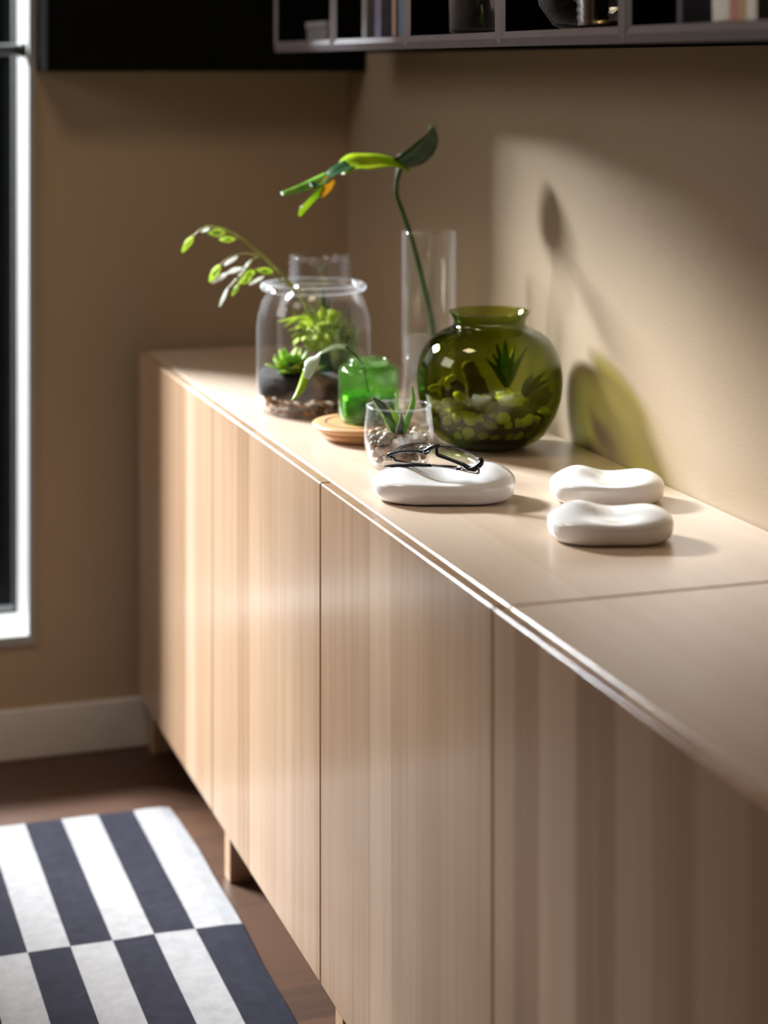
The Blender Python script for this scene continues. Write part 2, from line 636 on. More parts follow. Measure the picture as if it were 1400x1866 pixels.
win = struct(thing('window_1', 'tall dark window with white lining set deep in the beige wall', None, (JX, WY, SZ)))


def wbox(name, lo, hi, m, bevel=0.0):
    b = win.location
    return box(name, [lo[i] - b[i] for i in range(3)], [hi[i] - b[i] for i in range(3)], m, win, bevel)


T = 0.014
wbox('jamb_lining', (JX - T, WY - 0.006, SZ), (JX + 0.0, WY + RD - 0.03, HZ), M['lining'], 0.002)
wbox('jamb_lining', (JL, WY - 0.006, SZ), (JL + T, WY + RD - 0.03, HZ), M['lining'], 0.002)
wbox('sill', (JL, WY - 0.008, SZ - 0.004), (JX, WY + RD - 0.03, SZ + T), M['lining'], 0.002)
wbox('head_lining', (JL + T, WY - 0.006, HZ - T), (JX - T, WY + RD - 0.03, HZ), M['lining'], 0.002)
for lo, hi in (((JL, SZ), (JL + 0.05, HZ)), ((JX - 0.02, SZ), (JX, HZ)), ((JL + 0.05, SZ), (JX - 0.02, SZ + 0.02)), ((JL + 0.05, HZ - 0.05), (JX - 0.02, HZ))):
    wbox('sash_bar', (lo[0], WY + RD - 0.03, lo[1]), (hi[0], WY + RD, hi[1]), M['black_metal'])
wbox('pane', (JL + 0.05, WY + RD - 0.018, SZ + 0.02), (JX - 0.02, WY + RD - 0.012, HZ - 0.05), M['pane'])

struct(box('baseboard_back', (LX, WY - 0.014, 0), (WX, WY, 0.092), M['white_paint'], bevel=0.003))

# black rod across the window recess
rod = thing('tension_rod', 'thin black rod spanning the window recess near the top of the photo', 'rod', (JL + T, WY + 0.03, 1.302))
tube('bar', [Vector((JL + T, WY + 0.03, 1.302)), Vector((JX - T, WY + 0.03, 1.302))], 0.011, M['black_metal'], rod, rod.location, seg=10)
tube('end_cap', [Vector((JX - T - 0.012, WY + 0.03, 1.302)), Vector((JX - T, WY + 0.03, 1.302))], 0.014, M['black_metal'], rod, rod.location, seg=10)

# ================================================================== sideboard
DOOR_L = ['oak cabinet in the far corner beside the back wall', 'second oak cabinet from the back wall, under the green bowl and jars',
          'third oak cabinet from the back wall, under the white ceramic stones', 'nearest oak cabinet with out-of-focus door at the right of the photo']
joints = [3.578, 2.978, 2.378, 1.778, 1.178]
door_me = None
for i in range(4):
    y1, y0 = joints[i], joints[i + 1]
    base = Vector((DX, (y0 + y1) / 2, 0))
    c = thing('oak_cabinet', DOOR_L[i], 'cabinet', base, 'row of oak cabinets along the right wall')
    hw = 0.2998
    box('carcass', (0.0165, -hw, 0.10), (WX - DX - 0.002, hw, TOP - 0.0165), M['carcass'], c)
    if door_me is None:
        d = box('door', (0, -hw + 0.0009, 0.10), (0.016, hw - 0.0009, TOP), M['door'], c, bevel=0.0028, seg=3)
        door_me = d.data
    else:
        d = bpy.data.objects.new('door', door_me)
        COL.objects.link(d)
        d.parent = c
    legs = [(0.036, hw - 0.02), (0.36, hw - 0.02)]
    if i == 3:
        legs += [(0.036, -hw + 0.02), (0.36, -hw + 0.02)]
    for lx, ly in legs:
        g = box('leg', (-0.017, -0.017, 0), (0.017, 0.017, 0.10), M['leg'], c, bevel=0.002)
        g.location = (lx, ly, 0)

t1 = box('worktop', (0, -0.90, -0.016), (WX - DX - 0.018, 0.90, 0), M['top'], bevel=0.0028, seg=3, loc=(DX + 0.017, 2.678, TOP))
tag(t1, 'long oak worktop carrying the jars, bowl and white stones', 'worktop')
t2 = box('worktop', (0, -0.30, -0.016), (WX - DX - 0.018, 0.2985, 0), M['top'], bevel=0.0028, seg=3, loc=(DX + 0.017, 1.478, TOP))
tag(t2, 'bare oak worktop nearest the camera, beyond the cross joint', 'worktop')

# ================================================================== rug
rug = thing('striped_rug', 'flat-woven rug with offset white and dark blue stripes on the dark floor', 'rug', (0.697, 3.262, 0))
xs = [0.697, 0.629] + [0.568 - 0.061 * k for k in range(12)]
ys = [3.262, 2.787, 2.312, 1.837]
for r in range(3):
    for k in range(len(xs) - 1):
        x1, x0 = xs[k], xs[k + 1]
        y1, y0 = ys[r], ys[r + 1]
        nx, ny = 3, 8
        vs, fs = [], []
        for lay in (0, 1):
            for a in range(nx + 1):
                for b in range(ny + 1):
                    x = x0 + (x1 - x0) * a / nx
                    y = y0 + (y1 - y0) * b / ny
                    if k == 0 and a == nx:
                        x += 0.0025 * math.sin(y * 7.0) + 0.0012 * math.sin(y * 23)
                        if r == 0 and b == ny:
                            x -= 0.004
                    z = 0.0005 if lay == 0 else 0.0085 + 0.0012 * noise.noise(Vector((x * 25, y * 12, 0)))
                    if lay and k == 0 and a == nx:
                        z = 0.006
                    vs.append((x - 0.697, y - 3.262, z))
        S = (nx + 1) * (ny + 1)
        for a in range(nx):
            for b in range(ny):
                q = a * (ny + 1) + b
                fs.append((S + q, S + q + ny + 1, S + q + ny + 2, S + q + 1))
                fs.append((q, q + 1, q + ny + 2, q + ny + 1))
        for a in range(nx):
            for b in (0, ny):
                q = a * (ny + 1) + b
                fs.append((q, q + ny + 1, S + q + ny + 1, S + q))
        for b in range(ny):
            for a in (0, nx):
                q = a * (ny + 1) + b
                fs.append((q, q + 1, S + q + 1, S + q))
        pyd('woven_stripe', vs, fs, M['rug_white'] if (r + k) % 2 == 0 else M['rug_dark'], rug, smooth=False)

# ================================================================== wall shelf boxes
SX, SB, SW = 0.885, 1.296, 0.357      # front plane, underside height, box width
SHELF_Y = [1.519 + SW * k for k in range(5)]
SHELF_L = ['dark open shelf box holding pale books, at the right end above the sideboard',
           'dark open shelf box holding a round glass bowl and a ridged glass',
           'dark open shelf box holding a tall glass with a yellow sprig',
           'dark open shelf box holding a row of upright books',
           'dark open shelf box in the corner holding a grey storage box']
tt = 0.0155
tb = 0.0185
for i, y0 in enumerate(SHELF_Y):
    y1 = y0 + SW - 0.001
    c = thing('shelf_box', SHELF_L[i], 'shelf', (SX, y0, SB), 'dark shelf boxes above the sideboard')
    h, w, dp = 0.35, SW - 0.001, WX - SX - 0.002

    def mitre(name, quad_o, quad_i, m_front=True):
        # front edge strip: outer edge a-b, inner edge a'-b'; runs back to the wall
        (a, b), (ai, bi) = quad_o, quad_i
        bev = 0.004
        vs = []
        for x in (bev, dp):
            for q in (a, b, bi, ai):
                vs.append((x, q[0], q[1]))
        # proud inner lip, outer edge slopes back: joints between boxes read as V grooves
        vs += [(0, 0.45 * a[0] + 0.55 * ai[0], 0.45 * a[1] + 0.55 * ai[1]), (0, 0.45 * b[0] + 0.55 * bi[0], 0.45 * b[1] + 0.55 * bi[1])]
        fs = [(0, 1, 9, 8), (8, 9, 2, 3), (4, 7, 6, 5), (0, 4, 5, 1), (1, 5, 6, 9), (1, 6, 2, 9), (3, 2, 6, 7), (0, 3, 7, 4), (0, 8, 3)]
        fs = [(0, 1, 9, 8), (8, 9, 2, 3), (7, 6, 5, 4), (0, 4, 5, 1), (1, 5, 6, 2, 9), (3, 2, 6, 7), (0, 8, 3, 7, 4)]
        o = pyd(name, vs, fs, M['shelf_edge'], c, smooth=False)
        o.data.materials.append(M['shelf_in'])
        for k, p in enumerate(o.data.polygons):
            if k not in (0, 1):
                p.material_index = 1
        return o
    mitre('bottom_panel', ((0, 0), (w, 0)), ((tt, tb), (w - tt, tb)))
    mitre('top_panel', ((w, h), (0, h)), ((w - tt, h - tt), (tt, h - tt)))
    mitre('side_panel', ((0, h), (0, 0)), ((tt, h - tt), (tt, tb)))
    mitre('side_panel', ((w, 0), (w, h)), ((w - tt, tb), (w - tt, h - tt)))
    box('back_panel', (dp - 0.006, tt, tb), (dp - 0.001, w - tt, h - tt), M['shelf_in'], c)

# black box added for the darkness on the upper back wall
wc = thing('added_dark_box', 'black box added to darken the back wall between window and corner', 'cabinet', (0.515, WY - 0.12, 1.262))
wl = WX - 0.002 - 0.515
box('body', (0, 0.016, 0), (wl, 0.119, 0.6), M['shelf_in'], wc, bevel=0.001)
box('door', (0, 0, 0), (wl / 2 - 0.001, 0.0155, 0.6), M['shelf_in'], wc, bevel=0.001)
box('door', (wl / 2 + 0.001, 0, 0), (wl, 0.0155, 0.6), M['shelf_in'], wc, bevel=0.001)

SF = SB + tb      # shelf box floor


def mcol(name, c, r=0.6):
    return mat(name, c, r, 0.1, 40)


def book(y, wdt, hgt, dep, col, label, lean=0.0, x=SX + 0.010, group='books on the dark wall shelves'):
    b = thing('book', label, 'book', (x, y, SF + 0.0005), group)
    cm = mcol('book_cover', col, 0.5)
    e = 0.0018
    box('cover', (0, 0, 0), (dep, e, hgt), cm, b)
    box('cover', (0, wdt - e, 0), (dep, wdt, hgt), cm, b)
    box('spine', (-0.002, 0, 0), (0, wdt, hgt), cm, b)
    box('page_block', (0.0005, e, 0.003), (dep - 0.004, wdt - e, hgt - 0.003), mcol('paper', (0.6, 0.57, 0.5)), b)
    b.rotation_euler = (lean, 0, 0)
    b.location.z += wdt * abs(math.sin(lean)) + 0.0003
    return b


def shelf_y(px, x=SX):
    """world Y on the plane X=x seen at pixel column px"""
    return x / math.tan(math.atan((px - 700) / F) + A)


# fourth box from the right: upright books (from the right of the photo to the left)
book(shelf_y(737, 0.895), 0.020, 0.25, 0.16, (0.10, 0.19, 0.30), 'blue-spined book at the right end of the upright row')
book(shelf_y(724, 0.895), 0.018, 0.24, 0.16, (0.38, 0.25, 0.19), 'brown-spined book next to the blue-spined book')
book(shelf_y(697, 0.895), 0.030, 0.26, 0.16, (0.19, 0.19, 0.32), 'thick slate-blue book in the upright row')
book(shelf_y(671, 0.895), 0.026, 0.25, 0.16, (0.23, 0.23, 0.25), 'thick grey book at the left end of the upright row')
# right box: books
book(shelf_y(1247, 0.895), 0.012, 0.24, 0.15, (0.06, 0.06, 0.09), 'thin dark blue book beside a glass tumbler')
book(shelf_y(1333, 0.895), 0.034, 0.25, 0.16, (0.80, 0.80, 0.80), 'thick pale lilac book leaning beside a rose-coloured book', -0.03)
book(shelf_y(1352, 0.895), 0.020, 0.24, 0.16, (0.53, 0.25, 0.23), 'rose-coloured book between a lilac and an ochre book')
book(shelf_y(1361, 0.895), 0.010, 0.24, 0.16, (0.57, 0.42, 0.23), 'thin ochre book beside a rose-coloured book')
book(shelf_y(1383, 0.895), 0.020, 0.25, 0.16, (0.80, 0.80, 0.80), 'pale blue-white book rightmost on the shelf')

gb = thing('storage_box', 'grey lidded storage box in the corner shelf box', 'box', (SX + 0.03, shelf_y(597, 0.915) + 0.003, SF + 0.0005))
box('body', (0, 0, 0), (0.15, 0.12, 0.02), mcol('grey_card', (0.22, 0.22, 0.24)), gb, bevel=0.001)
box('lid', (-0.002, -0.002, 0.0205), (0.152, 0.122, 0.032), mcol('grey_card_lid', (0.28, 0.28, 0.30)), gb, bevel=0.001)

tg = lathe('tall_glass', [(0, 0.002), (0.036, 0.0), (0.04, 0.004), (0.043, 0.14), (0.041, 0.14), (0.038, 0.008), (0, 0.007)], M['glass_b'],
           loc=(SX + 0.07, shelf_y(873, SX + 0.07), SF + 0.0005))
tag(tg, 'tall clear glass holding a yellow sprig on the dark shelf', 'glass')
sp = thing('yellow_sprig', 'small yellow-green sprig inside the tall shelf glass', 'sprig', tg.location + Vector((0.0, -0.02, 0.01)))
tube('stem', [sp.location, sp.location + Vector((-0.005, -0.004, 0.03))], 0.0012, M['straw'], sp, sp.location)
blade('leaf', [sp.location + Vector((-0.004, -0.002, 0.005)), sp.location + Vector((-0.006, -0.006, 0.012)), sp.location + Vector((-0.008, -0.012, 0.018))],
      [0.001, 0.004, 0.0005], (1, 0, 0.6), M['lime'], sp, sp.location)
sbl = lathe('fish_bowl', [(0, 0.001), (0.03, 0.0), (0.045, 0.006), (0.062, 0.03), (0.068, 0.06), (0.062, 0.09), (0.045, 0.11), (0.047, 0.118), (0.044, 0.118),
                          (0.042, 0.109), (0.059, 0.09), (0.065, 0.06), (0.059, 0.031), (0.043, 0.009), (0, 0.006)], M['glass_b'],
            loc=(SX + 0.085, 2.143, SF + 0.0005))
tag(sbl, 'round clear glass bowl in the shelf box beside a ridged glass', 'bowl')
prof = [(0, 0.001), (0.017, 0.0)]
for k in range(16):
    prof += [(0.0195, 0.004 + k * 0.009), (0.0175, 0.0085 + k * 0.009)]
prof += [(0.018, 0.15), (0.016, 0.15), (0.016, 0.006), (0, 0.005)]
rg = lathe('ridged_glass', prof, mat('silvered_glass', (0.62, 0.64, 0.70), 0.22, 0.1, metal=1.0), loc=(SX + 0.045, shelf_y(1080, SX + 0.045), SF + 0.0005), seg=20)
tag(rg, 'slim ridged silvery glass beside a tiny brass dish on the shelf', 'glass')
rg2 = lathe('small_dish', [(0, 0.001), (0.014, 0), (0.02, 0.008), (0.018, 0.008), (0.013, 0.003), (0, 0.003)], mat('brass', (0.5, 0.34, 0.14), 0.3, 0.1, metal=1.0),
            loc=(SX + 0.04, shelf_y(1113, SX + 0.04), SF + 0.0005), seg=24)
tag(rg2, 'tiny brass dish beside the ridged glass on the shelf', 'dish')
tb = lathe('tumbler', [(0, 0.001), (0.012, 0), (0.014, 0.003), (0.016, 0.09), (0.0145, 0.09), (0.0125, 0.006), (0, 0.005)], M['glass_b'],
           loc=(SX + 0.04, shelf_y(1263, SX + 0.04), SF + 0.0005), seg=24)
tag(tb, 'narrow clear tumbler between a dark blue and a lilac book', 'glass')

# ================================================================== big terrarium jar
JC = Vector((0.837, 2.883, TOP))
jar = thing('terrarium_jar', 'big clear glass jar with soil and bright plants, grass sprig leaning out', 'jar', JC)
lathe('glass_body', [(0, 0.002), (0.07, 0.0), (0.083, 0.004), (0.088, 0.015), (0.088, 0.13), (0.0855, 0.148), (0.079, 0.170), (0.0715, 0.182), (0.071, 0.186)],
      M['glass'], jar)
lathe('rolled_rim', [(0.071 + 0.0055 * (1 + math.cos(t)), 0.1915 + 0.0058 * math.sin(t)) for t in [2 * math.pi * k / 12 for k in range(12)]],
      M['glass_neck'], jar, close=True)
soil_p = [(0, 0.026), (0.05, 0.028), (0.086, 0.030), (0.0862, 0.058)]
so = lathe('soil', soil_p + [(0.075, 0.062), (0.05, 0.066), (0.02, 0.064), (0, 0.067)], M['soil'], loc=JC, seg=64)
for v in so.data.vertices:
    k = noise.noise(v.co * 60)
    if v.co.z > 0.056:
        v.co.z += 0.006 * k
    elif v.co.z < 0.031:
        v.co.z += 0.009 * noise.noise(v.co * 40)
tag(so, 'dark planting soil in the big glass jar', 'soil', kind='stuff')
chips = [lump_mesh('bark_chip', 1, 0.5, 1.5, s, (1.0, 0.6, 0.42)) for s in range(4)]
for k, me in enumerate(chips):
    me.materials.append(M['bark'] if k % 2 == 0 else M['bark2'])
nch = 0
for ring, (rr, zz, cnt) in enumerate(((0.074, 0.0075, 26), (0.072, 0.0185, 26), (0.05, 0.010, 12), (0.074, 0.0265, 20))):
    for k in range(cnt):
        t = 2 * math.pi * (k + 0.5 * ring) / cnt
        o = bpy.data.objects.new('bark_chip', chips[(k * 7 + ring) % 4])
        COL.objects.link(o)
        o.location = JC + Vector((rr * math.cos(t), rr * math.sin(t), zz + random.uniform(-0.001, 0.001)))
        o.scale = [random.uniform(0.008, 0.0105)] * 3
        o.rotation_euler = (random.uniform(-0.4, 0.4), random.uniform(-0.4, 0.4), t + 1.57 + random.uniform(-0.5, 0.5))
        tag(o, ('orange-tan' if (k * 7 + ring) % 4 % 2 == 0 else 'dark brown') + ' bark chip in the bottom layer of the big jar', 'bark chip', 'bark chips under the soil')


def jp(x, y, dd=0.0, R=0.079):
    for k in range(40):
        for e in (dd + 0.003 * k, dd - 0.003 * k):
            p = P(x, y, 2.996 + e)
            q = p - JC
            if Vector((q.x, q.y)).length < R:
                return p
    return P(x, y, 2.996)


def rosette(name, label, cat, base, leaves, m, group=None, fold=0.3):
    """plant of single blades; leaves = list of (points, half widths, side, material or None)"""
    t = thing(name, label, cat, base, group)
    for pts, wid, side, mm in leaves:
        blade('leaf', pts, wid, side, mm or m, t, Vector(base), fold=fold)
    return t


def clump(name, label, base, n, length, half, m, spread=1.0, m2=None, up=0.5):
    t = thing(name, label, 'plant', base)
    for k in range(n):
        a = 2.399963 * k
        el = up + (1.3 - up) * (1 - k / n)
        L = length * random.uniform(0.75, 1.1)
        d = Vector((math.cos(a) * math.cos(el) * spread, math.sin(a) * math.cos(el) * spread, math.sin(el)))
        b = Vector(base)
        pts = [b, b + d * L * 0.5 + Vector((0, 0, L * 0.08)), b + d * L]
        side = Vector((-math.sin(a), math.cos(a), 0.1))
        blade('leaf', pts, [half * 0.5, half, half * 0.25], side, m2 if (m2 and k % 3 == 0) else m, t, b, n=7, fold=0.3, cross=2)
    return t


def moss(name, label, base, rad, n, m):
    t = thing(name, label, 'plant', base)
    me = lump_mesh('moss_core', 2, 0.35, 2.2, 3, (1, 1, 0.85))
    o = link('core', me, m, t)
    o.scale = (rad * 0.62,) * 3
    o.location = (0, 0, rad * 0.45)
    for k in range(n):
        z = random.uniform(-0.2, 1)
        a = random.uniform(0, 6.283)
        r = math.sqrt(1 - z * z)
        d = Vector((r * math.cos(a), r * math.sin(a), z))
        b = Vector(base) + Vector((0, 0, rad * 0.45)) + d * rad * 0.5
        L = rad * random.uniform(0.45, 0.7)
        blade('frond', [b, b + d * L * 0.6 + Vector((0, 0, L * 0.1)), b + d * L + Vector((0, 0, -L * 0.15))],
              [rad * 0.03, rad * 0.12, rad * 0.02], d.cross(Vector((0.3, 0.2, 1))), m, t, Vector(base), n=5, fold=0.2, cross=2)
    return t


clump('leafy_succulent', 'bright lime rosette plant at the left inside the big jar', jp(534, 684, -0.045), 22, 0.050, 0.0125, M['succ'], m2=M['moss'], up=0.15)
mf = moss('moss_fern', 'yellow-green fluffy moss plant in the middle of the big jar', jp(588, 640, -0.011), 0.046, 80, M['moss'])
tube('stalk', [mf.location + Vector((0, 0, 0.012)), jp(590, 690, -0.011)], [0.010, 0.013], M['aloe_dark'], mf, mf.location, n=4)
clump('moss_tuft', 'small lime tuft low behind the drooping leaf in the jar', jp(560, 690, -0.041), 9, 0.024, 0.005, M['moss'], up=0.3)
b = jp(618, 690, -0.011)
rosette('spiky_plant', 'grey-green spiky plant at the right inside the big jar', 'plant', b, [
    ([b, jp(606, 640, -0.026), jp(600, 590, -0.046)], [0.004, 0.006, 0.001], RIGHT, None),
    ([b, jp(624, 630, -0.006), jp(626, 575, -0.006)], [0.004, 0.006, 0.001], RIGHT, None),
    ([b, jp(638, 635, 0.004), jp(646, 582, 0.004)], [0.004, 0.006, 0.001], RIGHT, None),
    ([b, jp(642, 650, -0.036), jp(652, 603, -0.056)], [0.004, 0.006, 0.001], RIGHT, None),
    ([b, jp(612, 650, -0.056), jp(616, 600, -0.066)], [0.004, 0.007, 0.001], RIGHT, None),
    ([b, jp(632, 660, 0.024), jp(636, 560, 0.034)], [0.004, 0.005, 0.001], RIGHT, M['aloe_dark']),
    ([b, jp(600, 660, 0.004), jp(584, 612, 0.014)], [0.004, 0.006, 0.001], RIGHT, M['aloe_dark'])], M['grey_leaf'])
b = jp(590, 640, 0.034)
rosette('dark_shoot', 'dark upright shoot in the neck of the big jar', 'plant', b, [
    ([b, jp(592, 590, 0.034), jp(589, 527, 0.034)], [0.004, 0.006, 0.002], RIGHT, None),
    ([b, jp(597, 600, 0.044), jp(600, 545, 0.044)], [0.004, 0.004, 0.001], RIGHT, None)], M['aloe_dark'])
b = jp(560, 583, -0.046)
rosette('pale_sprig', 'thin pale two-leaved sprig above the lime rosette in the jar', 'sprig', b, [
    ([jp(572, 600, -0.041), jp(556, 579, -0.046), jp(507, 586, -0.066)], [0.0015, 0.0035, 0.0008], UP, None),
    ([jp(572, 600, -0.041), jp(545, 583, -0.051), jp(518, 595, -0.066)], [0.0015, 0.0035, 0.0008], UP, None)], M['seed'])

# ------------------------------------------------------------------ grass sprig leaning out of the jar
D0 = 2.955
gs = thing('grass_sprig', 'arching grass stem with green and pale seed heads leaning out of the jar', 'grass', P(560, 690, 2.96))
gb_ = gs.location.copy()


def gp(x, y, dd=0.0):
    return P(x, y, D0 + dd)


tube('stem', [P(600, 680, 3.0), P(572, 590, 2.985), gp(548, 541, 0.005), gp(535, 524), gp(497.5, 483), gp(465, 454), gp(438.6, 433), gp(410, 418.6), gp(381, 413), gp(363.6, 420), gp(352, 431)],
     [0.0028, 0.0028, 0.0028, 0.0028, 0.0026, 0.0024, 0.0022, 0.0019, 0.0015, 0.0011, 0.0008], M['straw'], gs, gb_, n=50)
for pts in ([(471, 465), (446, 462), (421, 468.6), (401, 483)], [(474, 467), (458, 474), (452, 484)], [(540, 530), (496, 501), (467, 490), (442, 487)],
            [(438, 433), (428, 436)], [(433, 508), (415, 526)], [(381, 413), (370, 420)]):
    tube('branch', [gp(x, y, -0.004 * k) for k, (x, y) in enumerate(pts)], [0.0017] + [0.0011] * (len(pts) - 1), M['straw'], gs, gb_, n=12, seg=6)
for x0, y0, x1, y1, w, pale in ((352, 431, 332, 460, 14, 0), (411, 424, 379, 425, 15, 0), (428, 436, 400, 437, 11, 0), (401, 483, 382, 514, 15, 0),
                                (433, 467, 409, 484, 7, 1), (458, 474, 435, 504, 7, 1), (415, 526, 400, 559, 6, 1), (440, 488, 414, 498, 9, 1),
                                (414, 498, 386, 516, 10, 1), (498, 495, 467, 492, 12, 0), (481, 504, 454, 519, 6, 1), (464, 495, 444, 504, 13, 0),
                                (458, 505, 436, 516, 14, 0), (436, 516, 423, 539, 8, 0), (382, 416, 367, 423, 5, 1)):
    ax, ay = (x0 + x1) / 2, (y0 + y1) / 2
    h = w / F * D0 * 0.5
    o = blade('seed_head', [gp(x0, y0, -0.006), gp((2 * x0 + x1) / 3, (2 * y0 + y1) / 3, -0.008), gp((x0 + 2 * x1) / 3, (y0 + 2 * y1) / 3, -0.009), gp(x1, y1, -0.01)],
              [h * 0.35, h, h * 0.9, h * 0.25], (UP * 0.6 + RIGHT * 0.5 + AWAY * 0.15), M['seed_pale'] if pale else M['seed'], gs, gb_, n=9, fold=0.15, thick=0.0012, cross=2)
    if not pale:
        q = [gp(x0 + (x1 - x0) * f, y0 + (y1 - y0) * f, -0.0115) for f in (0.22, 0.45, 0.7)]
        blade('kernel', q, [h * 0.2, h * 0.5, h * 0.15], (UP * 0.6 + RIGHT * 0.5 + AWAY * 0.15), M['succ'], o, gb_, n=5, fold=0.1, thick=0.0012, cross=2)

# ================================================================== clear jar behind
BJ = Vector((0.917, 3.12, TOP))
bj = thing('glass_jar', 'empty clear glass jar with ridged neck showing behind the terrarium jar', 'jar', BJ)
lathe('glass_body', [(0, 0.002), (0.055, 0), (0.066, 0.006), (0.07, 0.02), (0.07, 0.13), (0.064, 0.15), (0.05, 0.162), (0.0465, 0.168)], M['glass'], bj)
pr = [(0.0465, 0.168)]
for k in range(4):
    pr += [(0.0515, 0.172 + k * 0.010), (0.0460, 0.177 + k * 0.010)]
pr += [(0.0495, 0.210), (0.049, 0.2145), (0.0455, 0.2145), (0.0425, 0.20), (0.0425, 0.168)]
lathe('threaded_neck', pr, M['glass_neck'], bj)

# ================================================================== saucer and green glass
SC0 = Vector((0.847, 2.648, TOP))
sau = thing('wooden_saucer', 'round pale wooden saucer under the green glass pot', 'saucer', SC0)
lathe('foot', [(0, 0), (0.058, 0), (0.064, 0.005), (0.066, 0.013), (0, 0.013)], M['saucer'], sau)
lathe('plate', [(0, 0.0132), (0.070, 0.0132), (0.0765, 0.017), (0.0775, 0.020), (0.076, 0.0225), (0.068, 0.0232), (0.0605, 0.0232), (0, 0.0232)], M['saucer'], sau)
lathe('groove', [(0.057, 0.0231), (0.0572, 0.0238), (0.0592, 0.0238), (0.0595, 0.0231)], M['groove'], sau, close=True)
GC = SC0 + Vector((0.004, 0.0, 0.0240))
gg = thing('green_glass_pot', 'small round bright green glass pot on the wooden saucer', 'pot', GC)
lathe('glass_body', [(0, 0.001), (0.036, 0.0), (0.0425, 0.004), (0.0435, 0.010), (0.0435, 0.070), (0.0415, 0.077), (0.036, 0.0805), (0.030, 0.0812), (0.0285, 0.084), (0.0288, 0.089),
                     (0.0270, 0.0895), (0.0262, 0.085), (0.027, 0.080)], M['green'], gg)
lathe('inner_wall', [(0, 0.006), (0.036, 0.006), (0.0395, 0.010), (0.0400, 0.069), (0.036, 0.076), (0.027, 0.079)], M['green'], gg)
gw = lathe('green_water', [(0, 0.007), (0.035, 0.007), (0.0388, 0.011), (0.0390, 0.038), (0, 0.0385)], M['green_water'], loc=GC)
tag(gw, 'dark green filling in the lower half of the green pot', 'water', kind='stuff')
dl = thing('drooping_leaf', 'single narrow pale leaf drooping from the green pot over the jar', 'leaf', GC + Vector((0, 0, 0.04)))
bb = dl.location.copy()
tube('stalk', [bb, P(662, 668, 2.79), P(652, 652, 2.785), P(640, 640, 2.775), P(630, 632, 2.765)], [0.0016, 0.0016, 0.0018, 0.002, 0.0022], M['stem'], dl, bb, n=14)
blade('upper_blade', [P(632, 633, 2.767), P(618, 630, 2.76), P(600, 634, 2.75), P(580, 645, 2.735), P(569, 660, 2.725), P(563, 678, 2.718), P(559, 690, 2.715)],
      [0.003, 0.0032, 0.0042, 0.007, 0.0095, 0.007, 0.004], (UP * 0.55 + RIGHT * 0.75 + AWAY * 0.35), leaf_mat('pale_leaf_top', (0.50, 0.60, 0.45), (0.66, 0.74, 0.62), 0.25, 0.2), dl, bb, n=18, fold=0.15)
blade('lower_blade', [P(557, 672, 2.722), P(554, 690, 2.717), P(548, 707, 2.712), P(540, 720, 2.709), P(531, 730, 2.706)],
      [0.003, 0.0062, 0.0062, 0.0038, 0.0008], (UP * 0.35 + RIGHT * 0.9 + AWAY * -0.2), M['lime'], dl, bb, n=14, fold=0.25)

# ================================================================== vase with the big leaf
VC = Vector((0.990, 2.780, TOP))
va = thing('cylinder_vase', 'tall clear glass cylinder vase behind the olive bowl', 'vase', VC)
lathe('glass_wall', [(0, 0.001), (0.038, 0.0), (0.0405, 0.002), (0.041, 0.005), (0.041, 0.279), (0.0402, 0.2815), (0.0388, 0.2815), (0.0383, 0.279), (0.0383, 0.012), (0, 0.011)], M['glass'], va, seg=72)
wt = lathe('vase_water', [(0, 0.0125), (0.0376, 0.0125), (0.0376, 0.121), (0.0366, 0.1205), (0, 0.1203)], M['water'], loc=VC, seg=48)
tag(wt, 'clear water standing in the tall cylinder vase', 'water', kind='stuff')
lf = thing('philodendron_leaf', 'split glossy green leaf arching on a long stem from the tall vase', 'leaf', VC + Vector((0, 0, 0.02)))
lb = lf.location.copy()
DV = 2.95
tube('stem', [P(795, 740, 2.945), P(793, 640, 2.94), P(786, 580, 2.94), P(770, 510, 2.94), P(752, 440, DV), P(735, 390, DV), P(723, 356, DV), P(724, 328, DV), P(730, 308, DV)],
     [0.0055, 0.0052, 0.0050, 0.0047, 0.0043, 0.004, 0.0037, 0.004, 0.005], M['stem'], lf, lb, n=40, seg=10)
# dark upper blade, seen from its shiny side
bk = blade('back_blade', [P(708, 297, 2.97), P(728, 288, 2.965), P(748, 275, 2.955), P(768, 258, 2.945), P(783, 243, 2.94), P(790, 232, 2.94)],
      [0.006, 0.022, 0.030, 0.027, 0.017, 0.003], (RIGHT * 0.40 - UP * 0.42 + AWAY * 0.85), M['deep'], lf, lb, n=22, fold=0.45, cross=6)
tube('midrib', [P(712, 299, 2.964), P(730, 290, 2.958), P(749, 277, 2.948), P(768, 260, 2.938), P(783, 245, 2.934)], [0.0018, 0.0017, 0.0014, 0.001, 0.0006], M['aloe'], bk, lb, n=14, seg=6)
blade('curled_tip', [P(786, 238, 2.94), P(782, 231, 2.94), P(790, 229, 2.938), P(798, 233, 2.936)], [0.003, 0.004, 0.004, 0.001], (AWAY + UP * 0.3), M['aloe'], lf, lb, n=8, fold=0.2)
blade('front_blade', [P(746, 314, 2.94), P(730, 303, 2.94), P(700, 298, 2.935), P(670, 300, 2.925), P(645, 304, 2.915), P(625, 318, 2.905)],
      [0.005, 0.012, 0.022, 0.028, 0.030, 0.022], (AWAY * 0.90 + UP * 0.36), M['lime'], lf, lb, n=22, fold=0.2, cross=6)
blade('lobe', [P(668, 297, 2.93), P(645, 293, 2.93), P(622, 302, 2.925)], [0.004, 0.007, 0.003], (AWAY * 0.8 + UP * 0.6), M['lime'], lf, lb, n=10)
